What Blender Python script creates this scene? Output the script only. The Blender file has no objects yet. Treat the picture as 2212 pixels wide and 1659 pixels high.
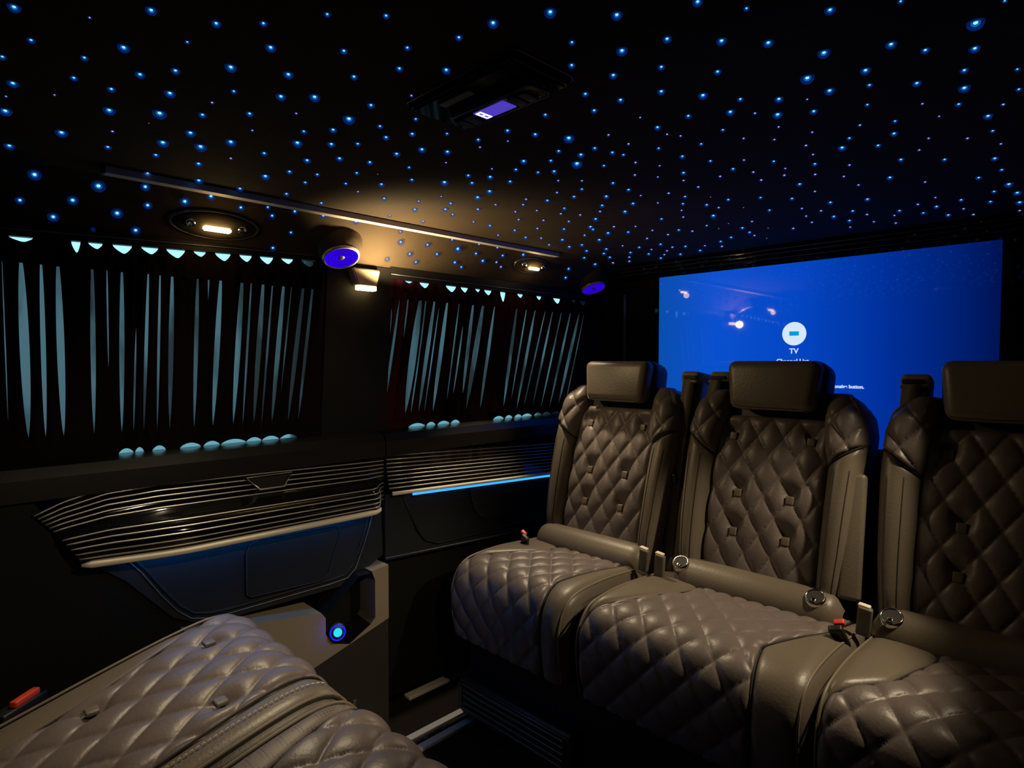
import bpy, bmesh, math, random
from mathutils import Vector, Matrix
random.seed(7)
S = bpy.context.scene
COL = S.collection

# ------------------------------------------------------------------ camera, world, exposure
FPX, YAW, PIT = 1315.0, math.radians(45.2), math.radians(-2.1)
CAM = Vector((0, 0, 1.0))
cd = bpy.data.cameras.new('camera'); cam = bpy.data.objects.new('camera', cd); COL.objects.link(cam)
cd.sensor_width = 36.0; cd.lens = 36.0 * FPX / 2212.0; cd.clip_start = 0.01
cam.location = CAM; cam.rotation_euler = (math.radians(90) + PIT, 0, YAW)
S.camera = cam
W = bpy.data.worlds.new('dusk'); S.world = W; W.use_nodes = True
bg = W.node_tree.nodes['Background']
bg.inputs[0].default_value = (0.32, 0.72, 0.92, 1); bg.inputs[1].default_value = 2.0
S.view_settings.view_transform = 'Standard'; S.view_settings.look = 'None'
S.view_settings.exposure = 0.0; S.view_settings.gamma = 1.0
S.view_settings.use_curve_mapping = False
S.cycles.max_bounces = 7; S.cycles.diffuse_bounces = 3; S.cycles.glossy_bounces = 3; S.cycles.transparent_max_bounces = 10
S.cycles.caustics_reflective = False; S.cycles.caustics_refractive = False

# camera basis: lets a point of the photograph be put onto a known surface of the van
FW = Vector((-math.sin(YAW) * math.cos(PIT), math.cos(YAW) * math.cos(PIT), math.sin(PIT)))
RT = Vector((math.cos(YAW), math.sin(YAW), 0)); UP = RT.cross(FW)
def ray(px, py): return FW + RT * ((px - 1106) / FPX) - UP * ((py - 829.5) / FPX)
def at(px, py, axis, val):
    d = ray(px, py); t = (val - CAM[axis]) / d[axis]; return CAM + d * t

# ------------------------------------------------------------------ materials
MATS = {}
def newmat(name):
    m = bpy.data.materials.new(name); m.use_nodes = True; MATS[name] = m
    nt = m.node_tree; b = nt.nodes.get('Principled BSDF'); return m, nt, b
def pbr(name, col, rough=0.5, metal=0.0, spec=0.5, bump=None, vary=None, coat=0.0):
    m, nt, b = newmat(name)
    b.inputs['Base Color'].default_value = (*col, 1); b.inputs['Roughness'].default_value = rough
    b.inputs['Metallic'].default_value = metal; b.inputs['Specular IOR Level'].default_value = spec
    b.inputs['Coat Weight'].default_value = coat
    if bump or vary:
        tc = nt.nodes.new('ShaderNodeTexCoord')
    if bump:
        sc, st = bump
        n = nt.nodes.new('ShaderNodeTexNoise'); n.inputs['Scale'].default_value = sc; n.inputs['Detail'].default_value = 4
        bp = nt.nodes.new('ShaderNodeBump'); bp.inputs['Strength'].default_value = st; bp.inputs['Distance'].default_value = 0.002
        nt.links.new(tc.outputs['Object'], n.inputs['Vector']); nt.links.new(n.outputs['Fac'], bp.inputs['Height'])
        nt.links.new(bp.outputs['Normal'], b.inputs['Normal'])
    if vary:
        sc, amt = vary
        n = nt.nodes.new('ShaderNodeTexNoise'); n.inputs['Scale'].default_value = sc; n.inputs['Detail'].default_value = 5
        mr = nt.nodes.new('ShaderNodeMapRange'); mr.inputs['To Min'].default_value = 1 - amt; mr.inputs['To Max'].default_value = 1 + amt
        mx = nt.nodes.new('ShaderNodeVectorMath'); mx.operation = 'SCALE'; mx.inputs[0].default_value = col
        nt.links.new(tc.outputs['Object'], n.inputs['Vector']); nt.links.new(n.outputs['Fac'], mr.inputs['Value'])
        nt.links.new(mr.outputs['Result'], mx.inputs['Scale']); nt.links.new(mx.outputs['Vector'], b.inputs['Base Color'])
    return m
def emit(name, col, strength, sample=True):
    m, nt, b = newmat(name)
    nt.nodes.remove(b); e = nt.nodes.new('ShaderNodeEmission')
    e.inputs[0].default_value = (*col, 1); e.inputs[1].default_value = strength
    nt.links.new(e.outputs[0], nt.nodes['Material Output'].inputs[0])
    if not sample: m.cycles.emission_sampling = 'NONE'
    return m
def veil(name, col, strength, alpha):
    m, nt, b = newmat(name); nt.nodes.remove(b)
    e = nt.nodes.new('ShaderNodeEmission'); e.inputs[0].default_value = (*col, 1); e.inputs[1].default_value = strength
    t = nt.nodes.new('ShaderNodeBsdfTransparent'); mx = nt.nodes.new('ShaderNodeMixShader'); mx.inputs[0].default_value = alpha
    nt.links.new(t.outputs[0], mx.inputs[1]); nt.links.new(e.outputs[0], mx.inputs[2])
    nt.links.new(mx.outputs[0], nt.nodes['Material Output'].inputs[0]); m.cycles.emission_sampling = 'NONE'
    return m

pbr('leather', (0.152, 0.124, 0.116), 0.42, bump=(160, 0.25), vary=(9, 0.12))
pbr('leather_plain', (0.152, 0.126, 0.096), 0.40, bump=(190, 0.2), vary=(7, 0.1))
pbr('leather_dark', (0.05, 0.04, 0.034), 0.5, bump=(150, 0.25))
pbr('piping', (0.20, 0.165, 0.12), 0.45)
pbr('seam', (0.02, 0.015, 0.013), 0.7)
pbr('thread', (0.62, 0.50, 0.27), 0.6)
pbr('ledge', (0.005, 0.0046, 0.004), 0.32, spec=0.7)
pbr('black_plastic', (0.012, 0.012, 0.012), 0.45)
pbr('black_matte', (0.010, 0.009, 0.008), 0.75, bump=(220, 0.2))
pbr('door_card', (0.013, 0.014, 0.017), 0.6, spec=0.3, bump=(250, 0.15))
pbr('trim_black', (0.0045, 0.004, 0.0035), 0.65, spec=0.2, bump=(250, 0.1))
pbr('piano', (0.004, 0.004, 0.004), 0.08, spec=0.4)
pbr('screen_wall', (0.003, 0.003, 0.003), 0.05, spec=0.8)
pbr('chrome', (0.62, 0.60, 0.57), 0.36, metal=0.55)
pbr('rail_chrome', (0.66, 0.66, 0.66), 0.4, metal=0.25)
pbr('chrome_bright', (0.8, 0.78, 0.75), 0.12, metal=1.0)
pbr('satin', (0.85, 0.78, 0.62), 0.42, metal=0.0)
pbr('satin_dark', (0.16, 0.15, 0.145), 0.4, metal=0.6)
pbr('rail_metal', (0.62, 0.58, 0.56), 0.42, metal=0.2)
pbr('beige', (0.24, 0.2, 0.135), 0.55, bump=(220, 0.15))
pbr('headliner', (0.046, 0.034, 0.021), 0.9, spec=0.15, bump=(60, 0.4), vary=(6, 0.35))
pbr('carpet', (0.02, 0.017, 0.014), 0.95, spec=0.1, bump=(500, 0.8))
pbr('curtain', (0.007, 0.003, 0.0035), 0.9, spec=0.05)
pbr('curtain_maroon', (0.026, 0.004, 0.008), 0.9, spec=0.05)
pbr('dark_brown', (0.020, 0.0165, 0.012), 0.6, bump=(220, 0.15))
pbr('belt', (0.10, 0.082, 0.055), 0.6, bump=(400, 0.3))
pbr('grey_plastic', (0.13, 0.12, 0.095), 0.5)
pbr('red_plastic', (0.75, 0.07, 0.03), 0.45)
pbr('white_cap', (0.5, 0.42, 0.42), 0.4, metal=0.3)
emit('lamp_warm', (1.0, 0.70, 0.28), 16.0)
emit('lamp_warm_soft', (1.0, 0.66, 0.25), 4.0)
emit('led_blue', (0.01, 0.27, 0.9), 20.0)
emit('led_blue_bright', (0.03, 0.34, 0.95), 1.6)
emit('indigo', (0.025, 0.0, 0.80), 1.0)
emit('indigo_dim', (0.03, 0.0, 0.45), 0.7, False)
emit('cyan_button', (0.02, 0.55, 1.0), 1.4)
emit('ring_blue', (0.005, 0.02, 0.95), 1.3)
emit('display', (0.075, 0.045, 0.5), 1.0, False)
emit('display_glyph', (0.95, 0.95, 1.0), 1.2, False)
emit('icon_white', (0.66, 0.80, 1.0), 1.0, False)
emit('icon_teal', (0.0, 0.33, 0.70), 1.0, False)
emit('screen_text', (0.55, 0.68, 1.0), 1.0, False)
emit('star_core', (0.40, 0.88, 1.0), 2.2, False)
emit('star_core_pale', (0.50, 0.60, 0.95), 1.3, False)
emit('star_core_dim', (0.30, 0.27, 0.30), 0.6, False)
veil('star_glow_mid', (0.0, 0.26, 0.80), 0.9, 0.42)  # glow around the star cores, put into see-through emissive shells
veil('star_glow_outer', (0.0, 0.06, 0.55), 0.50, 0.24)
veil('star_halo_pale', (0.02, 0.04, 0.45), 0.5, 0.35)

# perforated leather
m, nt, b = newmat('perforated')
tc = nt.nodes.new('ShaderNodeTexCoord'); vo = nt.nodes.new('ShaderNodeTexVoronoi'); vo.inputs['Scale'].default_value = 190; vo.inputs['Randomness'].default_value = 0.0
rp = nt.nodes.new('ShaderNodeValToRGB'); rp.color_ramp.elements[0].position = 0.22; rp.color_ramp.elements[0].color = (0.03, 0.025, 0.02, 1)
rp.color_ramp.elements[1].position = 0.34; rp.color_ramp.elements[1].color = (0.17, 0.135, 0.115, 1)
nt.links.new(tc.outputs['Object'], vo.inputs['Vector']); nt.links.new(vo.outputs['Distance'], rp.inputs[0]); nt.links.new(rp.outputs[0], b.inputs['Base Color'])
b.inputs['Roughness'].default_value = 0.5

# sheer curtain cloth: one thin layer that lets the daylight behind it through
m, nt, b = newmat('sheer'); nt.nodes.remove(b)
tr = nt.nodes.new('ShaderNodeBsdfTranslucent'); tr.inputs[0].default_value = (0.40, 0.40, 0.44, 1)
tc = nt.nodes.new('ShaderNodeTexCoord'); n1 = nt.nodes.new('ShaderNodeTexNoise'); n1.inputs['Scale'].default_value = 4.0; n1.inputs['Detail'].default_value = 3
mp = nt.nodes.new('ShaderNodeMapping'); mp.inputs['Scale'].default_value = (1, 3.5, 1.0)
rp = nt.nodes.new('ShaderNodeValToRGB'); rp.color_ramp.elements[0].position = 0.40; rp.color_ramp.elements[0].color = (0.045, 0.030, 0.030, 1)
rp.color_ramp.elements[1].position = 0.60; rp.color_ramp.elements[1].color = (0.155, 0.135, 0.142, 1)
df = nt.nodes.new('ShaderNodeBsdfDiffuse'); df.inputs[0].default_value = (0.02, 0.015, 0.015, 1)
ad = nt.nodes.new('ShaderNodeAddShader')
nt.links.new(tc.outputs['Object'], mp.inputs['Vector']); nt.links.new(mp.outputs[0], n1.inputs['Vector'])
nt.links.new(n1.outputs['Fac'], rp.inputs[0]); nt.links.new(rp.outputs[0], tr.inputs[0])
nt.links.new(tr.outputs[0], ad.inputs[0]); nt.links.new(df.outputs[0], ad.inputs[1]); nt.links.new(ad.outputs[0], nt.nodes['Material Output'].inputs[0])
# window glass
m, nt, b = newmat('glass'); nt.nodes.remove(b)
t = nt.nodes.new('ShaderNodeBsdfTransparent'); t.inputs[0].default_value = (0.92, 1.0, 0.98, 1)
g = nt.nodes.new('ShaderNodeBsdfGlossy'); g.inputs['Roughness'].default_value = 0.02
mx = nt.nodes.new('ShaderNodeMixShader'); mx.inputs[0].default_value = 0.06
nt.links.new(t.outputs[0], mx.inputs[1]); nt.links.new(g.outputs[0], mx.inputs[2]); nt.links.new(mx.outputs[0], nt.nodes['Material Output'].inputs[0])
# television picture: flat blue picture, brightest left of the middle, under a glossy pane
m, nt, b = newmat('tv_picture')
tc = nt.nodes.new('ShaderNodeTexCoord'); sp = nt.nodes.new('ShaderNodeSeparateXYZ')
rp = nt.nodes.new('ShaderNodeValToRGB'); cr = rp.color_ramp
cr.elements[0].position = 0.0; cr.elements[0].color = (0.003, 0.075, 0.42, 1)
cr.elements[1].position = 1.0; cr.elements[1].color = (0.0, 0.006, 0.085, 1)
for p, c in ((0.22, (0.003, 0.080, 0.62, 1)), (0.50, (0.001, 0.060, 0.54, 1)), (0.75, (0.0, 0.028, 0.32, 1))):
    e = cr.elements.new(p); e.color = c
nt.links.new(tc.outputs['Generated'], sp.inputs[0]); nt.links.new(sp.outputs['X'], rp.inputs[0])
nt.links.new(rp.outputs[0], b.inputs['Emission Color']); b.inputs['Emission Strength'].default_value = 1.0
b.inputs['Base Color'].default_value = (0.002, 0.002, 0.004, 1); b.inputs['Roughness'].default_value = 0.03; b.inputs['Specular IOR Level'].default_value = 0.6

# ------------------------------------------------------------------ helpers
def link(name, me, mat, parent=None, smooth=False):
    o = bpy.data.objects.new(name, me); COL.objects.link(o)
    if mat is not None:
        for mm in (mat if isinstance(mat, (list, tuple)) else [mat]):
            me.materials.append(MATS[mm])
    if smooth: me.polygons.foreach_set('use_smooth', [True] * len(me.polygons))
    if parent is not None: o.parent = parent
    return o
def mesh(name, verts, faces, mat, parent=None, smooth=False):
    me = bpy.data.meshes.new(name); me.from_pydata([tuple(v) for v in verts], [], faces); me.update()
    return link(name, me, mat, parent, smooth)
def bmobj(name, bm, mat, parent=None, smooth=False):
    me = bpy.data.meshes.new(name); bmesh.ops.recalc_face_normals(bm, faces=bm.faces); bm.to_mesh(me); bm.free()
    return link(name, me, mat, parent, smooth)
def tag(o, label=None, cat=None, group=None, kind=None):
    if label: o['label'] = label
    if cat: o['category'] = cat
    if group: o['group'] = group
    if kind: o['kind'] = kind
    return o
def empty(name, loc=(0, 0, 0), rz=0):
    o = bpy.data.objects.new(name, None); COL.objects.link(o); o.location = loc; o.rotation_euler = (0, 0, rz)
    o.empty_display_size = 0.05; return o
def addbox(bm, x0, x1, y0, y1, z0, z1):
    v = [bm.verts.new(p) for p in ((x0,y0,z0),(x1,y0,z0),(x1,y1,z0),(x0,y1,z0),(x0,y0,z1),(x1,y0,z1),(x1,y1,z1),(x0,y1,z1))]
    for f in ((0,3,2,1),(4,5,6,7),(0,1,5,4),(1,2,6,5),(2,3,7,6),(3,0,4,7)): bm.faces.new([v[i] for i in f])
def box(name, b6, mat, parent=None):
    bm = bmesh.new(); addbox(bm, *b6); return bmobj(name, bm, mat, parent)
def boxes(name, lst, mat, parent=None):
    bm = bmesh.new()
    for b6 in lst: addbox(bm, *b6)
    return bmobj(name, bm, mat, parent)
def rbox(name, size, loc, r, mat, parent=None, rot=(0, 0, 0), seg=4, taper=None):
    bm = bmesh.new(); bmesh.ops.create_cube(bm, size=1.0)
    for v in bm.verts:
        v.co = Vector((v.co.x * size[0], v.co.y * size[1], v.co.z * size[2]))
        if taper: taper(v.co)
    bmesh.ops.bevel(bm, geom=list(bm.edges), offset=r, segments=seg, profile=0.5, affect='EDGES')
    o = bmobj(name, bm, mat, parent, True); o.location = loc; o.rotation_euler = rot; return o
def tube_geo(bm, pts, r, seg=6, closed=False):
    pts = [Vector(p) for p in pts]; n = len(pts); rings = []
    for i, p in enumerate(pts):
        a = pts[i - 1] if (i > 0 or closed) else pts[i]; c = pts[(i + 1) % n] if (i < n - 1 or closed) else pts[i]
        t = (c - a).normalized(); ref = Vector((0, 0, 1)) if abs(t.z) < 0.9 else Vector((1, 0, 0))
        s = t.cross(ref).normalized(); u = s.cross(t)
        rr = r[i] if isinstance(r, (list, tuple)) else r
        rings.append([bm.verts.new(p + (s * math.cos(2 * math.pi * k / seg) + u * math.sin(2 * math.pi * k / seg)) * rr) for k in range(seg)])
    for i in range(n if closed else n - 1):
        A, B = rings[i], rings[(i + 1) % n]
        for k in range(seg): bm.faces.new([A[k], A[(k + 1) % seg], B[(k + 1) % seg], B[k]])
    if not closed: bm.faces.new(rings[0]); bm.faces.new(rings[-1])
def tube(name, pts, r, mat, parent=None, seg=6, closed=False):
    bm = bmesh.new(); tube_geo(bm, pts, r, seg, closed); return bmobj(name, bm, mat, parent, True)
def prism_x(name, poly, x0, x1, mat, parent=None, bevel=0.0):
    """polygon given in (y, z), extruded along x"""
    bm = bmesh.new(); A = [bm.verts.new((x0, y, z)) for y, z in poly]; B = [bm.verts.new((x1, y, z)) for y, z in poly]; n = len(poly)
    bm.faces.new(A); bm.faces.new(B[::-1])
    for i in range(n): bm.faces.new([A[i], A[(i + 1) % n], B[(i + 1) % n], B[i]])
    if bevel: bmesh.ops.bevel(bm, geom=list(bm.edges), offset=bevel, segments=3, profile=0.5, affect='EDGES')
    return bmobj(name, bm, mat, parent)
def prism_y(name, poly, y0, y1, mat, parent=None, smooth=False):
    """polygon given in (x, z), extruded along y"""
    bm = bmesh.new(); A = [bm.verts.new((x, y0, z)) for x, z in poly]; B = [bm.verts.new((x, y1, z)) for x, z in poly]; n = len(poly)
    bm.faces.new(A); bm.faces.new(B[::-1])
    for i in range(n): bm.faces.new([A[i], A[(i + 1) % n], B[(i + 1) % n], B[i]])
    return bmobj(name, bm, mat, parent, smooth)
def grid(name, fn, nu, nv, mat, parent=None, smooth=True):
    vs = [fn(i / nu, j / nv) for j in range(nv + 1) for i in range(nu + 1)]
    fs = [(j*(nu+1)+i, j*(nu+1)+i+1, (j+1)*(nu+1)+i+1, (j+1)*(nu+1)+i) for j in range(nv) for i in range(nu)]
    return mesh(name, vs, fs, mat, parent, smooth)
def lerp(a, b, t): return a + (b - a) * t
def interp(tab, x):
    if x <= tab[0][0]: return tab[0][1]
    for (x0, v0), (x1, v1) in zip(tab, tab[1:]):
        if x <= x1: return lerp(v0, v1, (x - x0) / (x1 - x0))
    return tab[-1][1]
def sstep(a, b, x):
    t = max(0.0, min(1.0, (x - a) / (b - a))); return t * t * (3 - 2 * t)
class Path2:
    """smooth 2-D curve by arc length (Catmull-Rom through the points)"""
    def __init__(s, pts, n=120):
        P = [Vector(p) for p in pts]; Q = [P[0] * 2 - P[1]] + P + [P[-1] * 2 - P[-2]]; out = []
        for i in range(1, len(Q) - 2):
            for k in range(12):
                t = k / 12; a, b_, c, d = Q[i-1], Q[i], Q[i+1], Q[i+2]
                out.append(0.5 * ((2*b_) + (c-a)*t + (2*a-5*b_+4*c-d)*t*t + (3*b_-a-3*c+d)*t*t*t))
        out.append(P[-1]); s.p = out; s.l = [0.0]
        for a, b_ in zip(out, out[1:]): s.l.append(s.l[-1] + (b_ - a).length)
        s.len = s.l[-1]
    def at(s, d):
        d = max(0.0, min(s.len, d)); lo, hi = 0, len(s.l) - 1
        while hi - lo > 1:
            mid = (lo + hi) // 2
            if s.l[mid] <= d: lo = mid
            else: hi = mid
        t = (d - s.l[lo]) / max(1e-9, s.l[hi] - s.l[lo]); tan = (s.p[hi] - s.p[lo]).normalized()
        return s.p[lo].lerp(s.p[hi], t), tan
def quilt(x, s, w, h, amp, ph=0.0):
    p, r = x / w + s / h + ph, x / w - s / h + ph
    v = abs(math.sin(math.pi * p)) * abs(math.sin(math.pi * r))
    return amp * (v ** 0.38)

# ------------------------------------------------------------------ setting
CEIL = 1.35; XL = -1.43
tag(box('floor', (-1.60, 0.45, -1.3, 2.0, -0.06, 0.0), 'carpet'), kind='structure')
# headliner: flat roof, then a slope down to the window line on the left side
prof = [(-1.30, CEIL), (-1.33, 1.343), (-1.42, 1.262), (-1.44, 1.25)]
bm = bmesh.new()
poly = [(0.45, CEIL), (-1.27, CEIL)] + prof + [(-1.452, 1.325), (-1.60, 1.325), (-1.60, 1.45), (0.45, 1.45)]
A = [bm.verts.new((x, -1.3, z)) for x, z in poly]; B = [bm.verts.new((x, 2.0, z)) for x, z in poly]
bm.faces.new(A); bm.faces.new(B[::-1])
for i in range(len(poly)): bm.faces.new([A[i], A[(i+1) % len(poly)], B[(i+1) % len(poly)], B[i]])
ceiling = bmobj('ceiling', bm, 'headliner'); tag(ceiling, 'dark headliner dotted with blue fibre-optic star lights', kind='structure')
# left wall: bodies around the two window openings
bm = bmesh.new()
def wpoly(poly, x0=-1.60, x1=-1.425):
    A = [bm.verts.new((x0, y, z)) for y, z in poly]; B = [bm.verts.new((x1, y, z)) for y, z in poly]
    bm.faces.new(A); bm.faces.new(B[::-1])
    for i in range(len(poly)): bm.faces.new([A[i], A[(i+1) % len(poly)], B[(i+1) % len(poly)], B[i]])
wpoly([(-1.3, 0.0), (1.2, 0.0), (2.0, 0.0), (2.0, 0.80), (-1.3, 0.80)], -1.60, -1.49)
wpoly([(-1.3, 0.80), (-0.42, 0.80), (-0.42, 1.27), (-1.3, 1.27)])
wpoly([(0.735, 0.80), (0.925, 0.80), (0.955, 1.255), (0.76, 1.255)])
wpoly([(1.70, 0.80), (2.0, 0.80), (2.0, 1.255), (1.86, 1.255)])
wpoly([(-1.3, 1.25), (-0.42, 1.25), (-0.42, 1.33), (-1.3, 1.33)], -1.60, -1.46)
wpoly([(0.76, 1.25), (0.955, 1.25), (0.96, 1.33), (0.765, 1.33)], -1.60, -1.46)
wpoly([(1.86, 1.25), (2.0, 1.25), (2.0, 1.33), (1.89, 1.33)], -1.60, -1.46)
tag(bmobj('wall_left', bm, 'trim_black'), kind='structure')
tag(box('wall_right', (0.42, 0.48, -1.3, 2.0, 0.0, 1.40), 'trim_black'), kind='structure')
tag(box('wall_front', (-1.60, 0.48, -1.36, -1.3, 0.0, 1.45), 'trim_black'), kind='structure')
tag(box('wall_back', (-1.60, 0.48, 1.95, 2.0, 0.0, 1.45), 'screen_wall'), kind='structure')
tag(box('trim_1', (-1.44, -1.19, 1.925, 1.95, 0.55, 1.30), 'trim_black'), kind='structure')
tag(box('trim_2', (-1.335, -1.325, 1.918, 1.926, 0.55, 1.25), 'satin_dark'), kind='structure')
# stepped moulding where the roof meets the screen wall
for k, (y, z) in enumerate(((1.86, 1.342), (1.875, 1.332), (1.89, 1.320))):
    tag(box('trim_%d' % (3 + k), (-1.40, 0.42, y, y + 0.05, z - 0.004, z + 0.008), 'piano'), kind='structure')
    tag(tube('trim_%d' % (6 + k), [(-1.36, y, z - 0.004), (0.42, y, z - 0.004)], 0.0013, 'satin_dark'), kind='structure')
# windows
for n, (y0b, y1b, y0t, y1t) in enumerate(((-0.42, 0.735, -0.42, 0.76), (0.925, 1.70, 0.955, 1.86))):
    wz = [(y0b, 0.80), (y1b, 0.80), (y1t, 1.325), (y0t, 1.325)]
    w_ = tag(empty('window_%d' % (n + 1), (-1.52, y0b, 0.80)), kind='structure')
    gl = prism_x('pane', wz, -1.545, -1.541, 'glass', w_); gl.location = -w_.location
    fr = tube('frame', [(-1.50, y, z) for y, z in wz], 0.012, 'black_plastic', w_, 8, True); fr.location = -w_.location
# beltline ledges under the windows
lp = [(-1.53, 0.80), (-1.53, 0.818), (-1.43, 0.815), (-1.405, 0.805), (-1.395, 0.785), (-1.395, 0.745), (-1.49, 0.745)]
tag(prism_y('trim_9', lp, -1.3, 0.905, 'ledge'), kind='structure')
tag(prism_y('trim_10', lp, 0.909, 1.93, 'ledge'), kind='structure')

# ------------------------------------------------------------------ star lights in the headliner
R = 0.25316; Q = 0.1989
RAW = [
 (0, 0, R, "120 55 110,1290 82 105,1845 195 90,765 148 -40,265 338 70,1055 400 110,1598 355 50,20 480 70,720 488 70,1195 630 90,1497 598 85,1970 568 110,630 660 70,110 705 95,950 755 75,1450 790 100,1995 775 60,52 820 -35,465 808 -35,1810 872 45,45 940 110,932 935 105,1362 960 125,1728 975 75,2130 965 75,1270 1050 -30,2153 1110 -40,525 1125 105,960 1118 -45,1625 1128 95,1390 1210 105,1712 1245 110,1970 1205 100,80 1238 90,920 1250 65,1330 1318 65,1970 1348 -45,1695 1392 75,295 1488 110,840 1585 120,1260 1475 60,1240 1592 85,1697 1535 80,2048 1605 65"),
 (550, 0, R, "75 195 75,620 118 65,1122 130 70,2035 190 110,137 400 100,762 430 75,1303 403 65,1743 315 75,288 630 95,848 650 75,1235 580 75,1635 592 90,225 818 95,512 822 105,1338 813 45,993 893 75,355 965 -40,805 1008 120,420 1117 60,670 1103 75,1070 1073 60,1375 1012 55,365 1213 100,655 1225 80,880 1223 60,1122 1167 70,1345 1138 70,1642 1137 50,82 1303 65,725 1347 75,1212 1308 75,1428 1270 80,1645 1290 75,1908 1188 60,2158 1110 65,2160 1202 -35,1923 1253 -40,448 1363 75,983 1380 65,298 1460 65,535 1485 55,872 1472 55,1318 1425 50,1633 1385 -35,92 1498 90,432 1553 55,778 1563 50,1050 1485 -30,1082 1568 65,1342 1530 55,1620 1550 85,1823 1493 60,1855 1557 60,2010 1505 70,2025 1438 -35,2005 1627 75,2180 1545 60,882 1633 -40,272 1650 60"),
 (1100, 0, R, "350 97 120,918 122 110,1608 10 100,2025 68 60,535 357 65,962 427 110,1347 327 90,1812 343 100,533 552 75,888 637 85,1298 567 75,1778 607 75,650 797 70,950 848 75,1298 775 80,1653 808 95,1972 842 65,725 938 70,1887 950 85,308 975 60,1528 985 65,2097 963 -45,1117 1000 -35,1265 1082 70,1823 1105 50,222 1142 70,508 1172 110,847 1148 -45,1347 1143 -40,1462 1157 -40,2000 1178 -40,1018 1225 -45,1275 1262 50,1638 1225 50,730 1260 60,422 1285 60,612 1315 75,578 1390 110,880 1297 60,975 1317 50,1477 1330 60,123 1370 75,355 1367 55,1078 1383 -45,1717 1370 50,808 1410 50,1910 1437 55,57 1443 55,245 1467 50,383 1458 65,1072 1490 -45,1487 1470 60,2083 1465 -45,418 1538 -40,620 1540 -40,885 1558 55,620 1610 50,1018 1615 55,407 1640 -45,1800 1502 -45,2150 1533 -45,1613 1592 -45,1487 1537 -40,1360 1645 -45,2003 1363 -40,1283 1412 -35,1268 1507 -35"),
 (1652, 0, R, "557 80 100,1160 8 60,2048 5 50,1800 190 150,30 360 100,1078 373 100,505 445 115,1370 423 80,1793 408 95,363 660 125,860 595 95,1703 595 75,2155 587 50,893 722 60,1298 705 80,553 768 95,1703 745 100,2168 758 55,120 840 85,362 845 -35,875 890 50,1345 883 -40,1655 885 60,2035 888 -50,110 972 95,418 945 75,1905 985 80,1488 990 -35,118 1080 -40,405 1125 -40,812 1065 -45,1112 1030 50,1103 1135 70,1945 1113 50,82 1188 -40,722 1175 55,1398 1177 -40,1730 1177 -45,2015 1225 -40,352 1238 -45,660 1255 80,967 1237 60,1318 1277 -40,412 1315 -40,1162 1357 60,1535 1357 55,1963 1347 65,77 1373 50,428 1395 55,723 1405 -45,2022 1445 50,175 1435 -35,167 1492 -45,430 1485 -45,675 1503 -40,1068 1510 65,1825 1512 55,298 1567 60,2083 1567 75,800 1575 -40,1368 1550 -40,428 1630 -40,1957 1630 50,2155 1640 70"),
 (800, 320, R, "915 415 75,118 425 60,380 520 65,685 468 55,640 518 65,702 563 50,412 450 -45,605 410 -35,165 573 45,450 622 50,917 518 55,1068 480 -45,1020 658 55,880 627 -45,1090 740 -45,1237 540 -45,1265 607 -45,1232 698 50,1303 480 -45,1328 433 -45,1510 443 55,1420 530 -40,1477 613 -45,1425 683 -45,1655 510 50,1625 557 -45,1693 622 -45,1652 687 50,1738 410 55,1790 567 -45,1978 485 55,1960 537 -45,2013 407 65,2173 537 65,1922 600 60,1878 667 60,1900 690 50,2028 720 60,2078 667 -45,1828 740 -45,1953 778 60,1325 758 50,1457 765 -45,1638 778 55,1525 822 -45,1697 838 55,1805 822 50,1845 873 50,2013 857 50,1993 895 50,2043 928 50,1825 932 50,2070 975 -45,1917 987 55,2070 1055 50,2200 713 50,255 712 -50,258 800 75,487 823 60,697 780 50,335 902 65,567 903 60,745 857 85,927 818 -45,900 898 55,1083 847 -45,1128 915 50,958 960 60,143 945 60,388 970 60,720 973 60,775 1013 50,1075 972 -45,1113 1012 -45,1288 863 50,1303 907 55,1443 897 60,1690 1028 50,1665 1103 50,2167 1075 -45"),
 (1340, 300, Q, "703 622 60,680 700 60,665 773 -45,683 845 -50,138 697 75,52 785 75,222 612 -45,408 692 -45,938 712 65,1068 742 55,1010 828 85,1172 655 65,980 630 -40,1522 633 60,1865 643 65,1620 770 60,1338 743 -40,1972 752 -50,2018 835 -50,2180 777 55,2080 902 -50,1878 968 55,447 865 60,938 938 -50,1175 917 -40,1325 962 65,1430 893 -50,1403 1010 60,1457 1045 -50,1203 1065 60,1090 1110 60,1103 1163 55,635 985 60,782 998 55,518 1035 55,88 1007 65,165 947 -45,348 990 -50,290 1077 55,437 1140 60,565 1172 55,707 1163 60,507 1212 -50,478 1253 -50,440 1290 60,653 1248 60,867 1207 60,205 1173 60,308 1245 60,338 1198 -45,110 1230 60,97 1280 55,98 1325 55,82 1388 -50,25 1158 -45,1068 973 -40,918 1157 -45,1605 967 -40,1590 1077 -40"),
 (1772, 300, Q, "110 685 70,147 838 70,512 650 75,352 778 65,508 817 55,317 883 65,325 955 -45,582 897 -45,860 775 65,805 828 -45,820 910 50,1060 707 55,1118 800 60,1263 730 70,1250 633 -45,1390 822 70,1530 658 65,1557 755 -50,1663 818 55,1848 677 65,2140 600 80,2165 683 85,2165 775 -50,1437 890 -40"),
 (300, 260, R, "615 645 85,392 690 95,75 723 80,870 742 65,1100 740 50,1137 812 60,1265 632 70,1330 775 60,1557 702 55,1573 812 60,1297 955 50,1143 1087 60,1852 863 60,1868 605 -40,2090 662 55,2137 810 45"),
 (0, 0, 1.0, "43 432 20,157 432 24,115 468 24,8 487 20,253 460 26,293 497 22,200 497 20,318 443 22"),
]
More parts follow.
